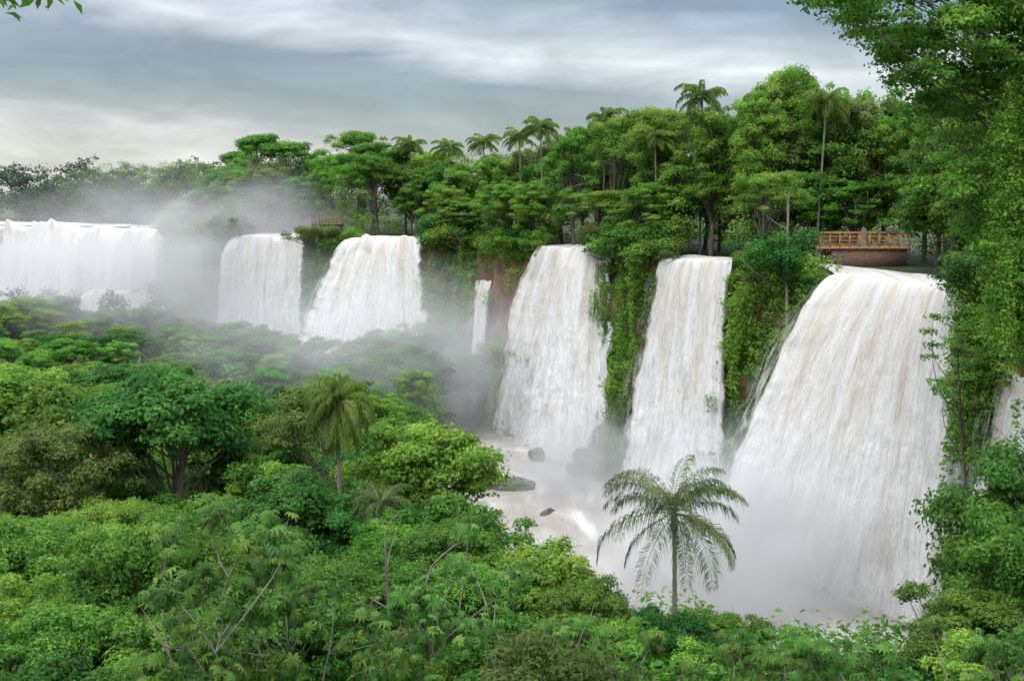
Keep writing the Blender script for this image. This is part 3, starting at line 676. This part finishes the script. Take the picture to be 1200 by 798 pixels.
# ------------------------------------------------------------------ viewing platforms
def platform(x0, x1, y0, y1, zd, zb, label, nb, c1, c2, wood):
    e = obj("viewing_platform", None, label=label, category="viewing platform", group="wooden viewing platforms"); e.location = (x0, y0, zb)
    w = x1 - x0; dp = y1 - y0; h = zd - zb
    m, nt, N, L = new_mat("stacked_stone")
    g = N.new('ShaderNodeTexCoord'); mp = N.new('ShaderNodeMapping'); mp.inputs['Rotation'].default_value = (math.pi / 2, 0, 0); L.new(g.outputs['Object'], mp.inputs[0])
    b = N.new('ShaderNodeTexBrick'); b.inputs['Scale'].default_value = 2.2; b.inputs['Color1'].default_value = (*c1,1); b.inputs['Color2'].default_value = (*c2,1); b.inputs['Mortar'].default_value = (.07,.045,.035,1)
    L.new(mp.outputs[0], b.inputs[0]); p = N.new('ShaderNodeBsdfPrincipled'); p.inputs['Roughness'].default_value = .9; L.new(b.outputs[0], p.inputs['Base Color'])
    o = N.new('ShaderNodeOutputMaterial'); L.new(p.outputs[0], o.inputs[0])
    g1 = Geo(); g1.box((.9, .12, -.8), (w - .15, dp - .12, h - .16)); obj("stone_base", g1.mesh("base", m), e)
    g2 = Geo()
    k = int(w / .2)
    for i in range(k): g2.box((w * i / k + .008, 0, h - .14), (w * (i + 1) / k - .008, dp, h - .02))
    obj("deck", g2.mesh("deck", wood), e)
    g3 = Geo(); n = nb
    for yy in (.05, dp - .13):
        for i in range(n + 1):
            xx = (w - .08) * i / n; g3.box((xx, yy, h - .3), (xx + .08, yy + .08, h + .92))
        for i in range(n):
            xa = (w - .08) * i / n + .08; xb = (w - .08) * (i + 1) / n
            for zz in (.12, .40, .66): g3.box((xa + .002, yy + .02, h + zz), (xb - .002, yy + .06, h + zz + .055))
        g3.box((-.06, yy - .03, h + .923), (w + .06, yy + .11, h + .99))
    obj("railing", g3.mesh("railing", wood), e)
platform(21.3, 27.6, 79, 81.6, 1.25, .3, "reddish wooden viewing platform on a stone base above the falls", 9, (.15,.09,.065), (.23,.14,.10), M_wood)
platform(-22.7, -19.3, 129.5, 131.5, 1.5, .6, "brown wooden viewing platform behind misty waterfalls", 4, (.06,.055,.045), (.09,.075,.06), M_wood2)
for x, y in [(-23.5,128.3),(-22,127.9),(-20.2,127.6),(-18.6,128.4)]:
    place("shrub", random.choice(shrubs), x, y + .9, -.5, .9, "leafy green shrub overhanging the cliff edge", "shrub", "shrubs along the cliff edge", names=("stem", "foliage"))

# ------------------------------------------------------------------ mist
def mist_mat(name, dens, seed, glow):
    m, nt, N, L = new_mat(name)
    tc = N.new('ShaderNodeTexCoord'); ln = N.new('ShaderNodeVectorMath'); ln.operation = 'LENGTH'; L.new(tc.outputs['Object'], ln.inputs[0])
    mr = N.new('ShaderNodeMapRange'); mr.interpolation_type = 'SMOOTHSTEP'; mr.inputs[1].default_value = .15; mr.inputs[2].default_value = 1.0; mr.inputs[3].default_value = 1; mr.inputs[4].default_value = 0
    L.new(ln.outputs['Value'], mr.inputs[0])
    n = N.new('ShaderNodeTexNoise'); n.inputs['Scale'].default_value = 2.2; n.inputs['Detail'].default_value = 3; n.noise_dimensions = '4D'; n.inputs['W'].default_value = seed
    L.new(tc.outputs['Object'], n.inputs['Vector'])
    m3 = N.new('ShaderNodeMapRange'); m3.inputs[1].default_value = .38; m3.inputs[2].default_value = .62; m3.inputs[3].default_value = .12; m3.inputs[4].default_value = 1.55; L.new(n.outputs['Fac'], m3.inputs[0])
    a = N.new('ShaderNodeMath'); a.operation = 'MULTIPLY'; L.new(mr.outputs[0], a.inputs[0]); L.new(m3.outputs[0], a.inputs[1])
    b = N.new('ShaderNodeMath'); b.operation = 'MULTIPLY'; L.new(a.outputs[0], b.inputs[0]); b.inputs[1].default_value = dens
    v = N.new('ShaderNodeVolumePrincipled'); v.inputs['Color'].default_value = (.98,.98,.98,1); v.inputs['Density Attribute'].default_value = ''
    L.new(b.outputs[0], v.inputs['Density'])
    c = N.new('ShaderNodeMath'); c.operation = 'MULTIPLY'; L.new(b.outputs[0], c.inputs[0]); c.inputs[1].default_value = glow; L.new(c.outputs[0], v.inputs['Emission Strength'])  # weak emission added in place of light scattered repeatedly inside the spray
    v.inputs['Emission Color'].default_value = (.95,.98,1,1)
    o = N.new('ShaderNodeOutputMaterial'); L.new(v.outputs[0], o.inputs['Volume']); return m
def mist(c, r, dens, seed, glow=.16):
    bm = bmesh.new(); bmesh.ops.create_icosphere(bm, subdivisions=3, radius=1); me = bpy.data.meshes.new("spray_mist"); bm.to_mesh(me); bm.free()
    me.materials.append(mist_mat("self_lit_spray", dens, seed, glow))
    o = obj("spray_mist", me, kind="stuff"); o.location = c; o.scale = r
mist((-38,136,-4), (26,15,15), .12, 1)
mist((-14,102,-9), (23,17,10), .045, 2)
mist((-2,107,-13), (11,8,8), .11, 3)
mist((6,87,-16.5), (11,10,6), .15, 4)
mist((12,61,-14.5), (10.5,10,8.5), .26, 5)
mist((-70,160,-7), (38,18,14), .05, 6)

# ------------------------------------------------------------------ world
w = bpy.data.worlds.new("World"); scene.world = w; w.use_nodes = True
nt = w.node_tree; N = nt.nodes; L = nt.links; N.clear()
SUN_EL = math.radians(52); SUN_AZ = math.radians(215)
sky = N.new('ShaderNodeTexSky'); sky.sky_type = 'NISHITA'; sky.sun_disc = False; sky.sun_elevation = SUN_EL; sky.sun_rotation = SUN_AZ
bg1 = N.new('ShaderNodeBackground'); bg1.inputs[1].default_value = .05; L.new(sky.outputs[0], bg1.inputs[0])
tc = N.new('ShaderNodeTexCoord'); sp = N.new('ShaderNodeSeparateXYZ'); L.new(tc.outputs['Generated'], sp.inputs[0])
def cloud_noise(sx, sz, det, rough, dist, rot):
    mp = N.new('ShaderNodeMapping'); mp.inputs['Scale'].default_value = (sx, sx, sz); mp.inputs['Rotation'].default_value = (0, rot, 0); L.new(tc.outputs['Generated'], mp.inputs[0])
    n1 = N.new('ShaderNodeTexNoise'); n1.inputs['Scale'].default_value = 1.0; n1.inputs['Detail'].default_value = det; n1.inputs['Roughness'].default_value = rough; n1.inputs['Distortion'].default_value = dist; L.new(mp.outputs[0], n1.inputs['Vector'])
    return n1.outputs['Fac']
def math_(op, a, b):
    m = N.new('ShaderNodeMath'); m.operation = op
    for i, v in enumerate((a, b)):
        if isinstance(v, (int, float)): m.inputs[i].default_value = v
        else: L.new(v, m.inputs[i])
    return m.outputs[0]
n1 = cloud_noise(4.5, 20, 8, .55, .4, .1); n2 = cloud_noise(7, 26, 8, .6, .5, .12)
t1 = math_('ADD', sp.outputs['Z'], math_('MULTIPLY', sp.outputs['X'], .10))
t2 = math_('ADD', t1, math_('MULTIPLY', math_('SUBTRACT', n1, .5), .08))
t3 = math_('MULTIPLY', t2, 4.0)
r = ramp(N, [(.0,(.54,.54,.545)),(.07,(.52,.52,.53)),(.15,(.24,.26,.285)),(.26,(.14,.165,.195)),(.38,(.175,.20,.235)),(.445,(.42,.43,.445)),(.50,(.60,.60,.605)),(.57,(.42,.43,.45)),(.70,(.13,.155,.195)),(1.0,(.28,.29,.31))])
L.new(t3, r.inputs[0])
mod = N.new('ShaderNodeMapRange'); mod.inputs[1].default_value = .3; mod.inputs[2].default_value = .7; mod.inputs[3].default_value = .66; mod.inputs[4].default_value = 1.34; L.new(n2, mod.inputs[0])
mz = N.new('ShaderNodeMapRange'); mz.interpolation_type = 'SMOOTHSTEP'; mz.inputs[1].default_value = .22; mz.inputs[2].default_value = .8; mz.inputs[3].default_value = 1.0; mz.inputs[4].default_value = 9.0; L.new(sp.outputs['Z'], mz.inputs[0])
bg2 = N.new('ShaderNodeBackground'); L.new(r.outputs[0], bg2.inputs[0]); L.new(math_('MULTIPLY', mz.outputs[0], mod.outputs[0]), bg2.inputs[1])
mx = N.new('ShaderNodeAddShader'); L.new(bg1.outputs[0], mx.inputs[0]); L.new(bg2.outputs[0], mx.inputs[1])
o = N.new('ShaderNodeOutputWorld'); L.new(mx.outputs[0], o.inputs[0])
sd = bpy.data.lights.new("sun", 'SUN'); sd.energy = 1.3; sd.angle = math.radians(28); sd.color = (1, .95, .87)
so = bpy.data.objects.new("sun", sd); col.objects.link(so)
dirv = Vector((math.sin(SUN_AZ) * math.cos(SUN_EL), math.cos(SUN_AZ) * math.cos(SUN_EL), math.sin(SUN_EL)))
so.rotation_euler = dirv.to_track_quat('Z', 'Y').to_euler()

cam = bpy.data.cameras.new("camera"); cam.lens = 40; cam.sensor_width = 36; cam.clip_end = 6000; cam.clip_start = .1
co = bpy.data.objects.new("camera", cam); col.objects.link(co); co.location = (0, 0, 5); co.rotation_euler = (math.radians(90 - 7.4), 0, 0)
scene.camera = co
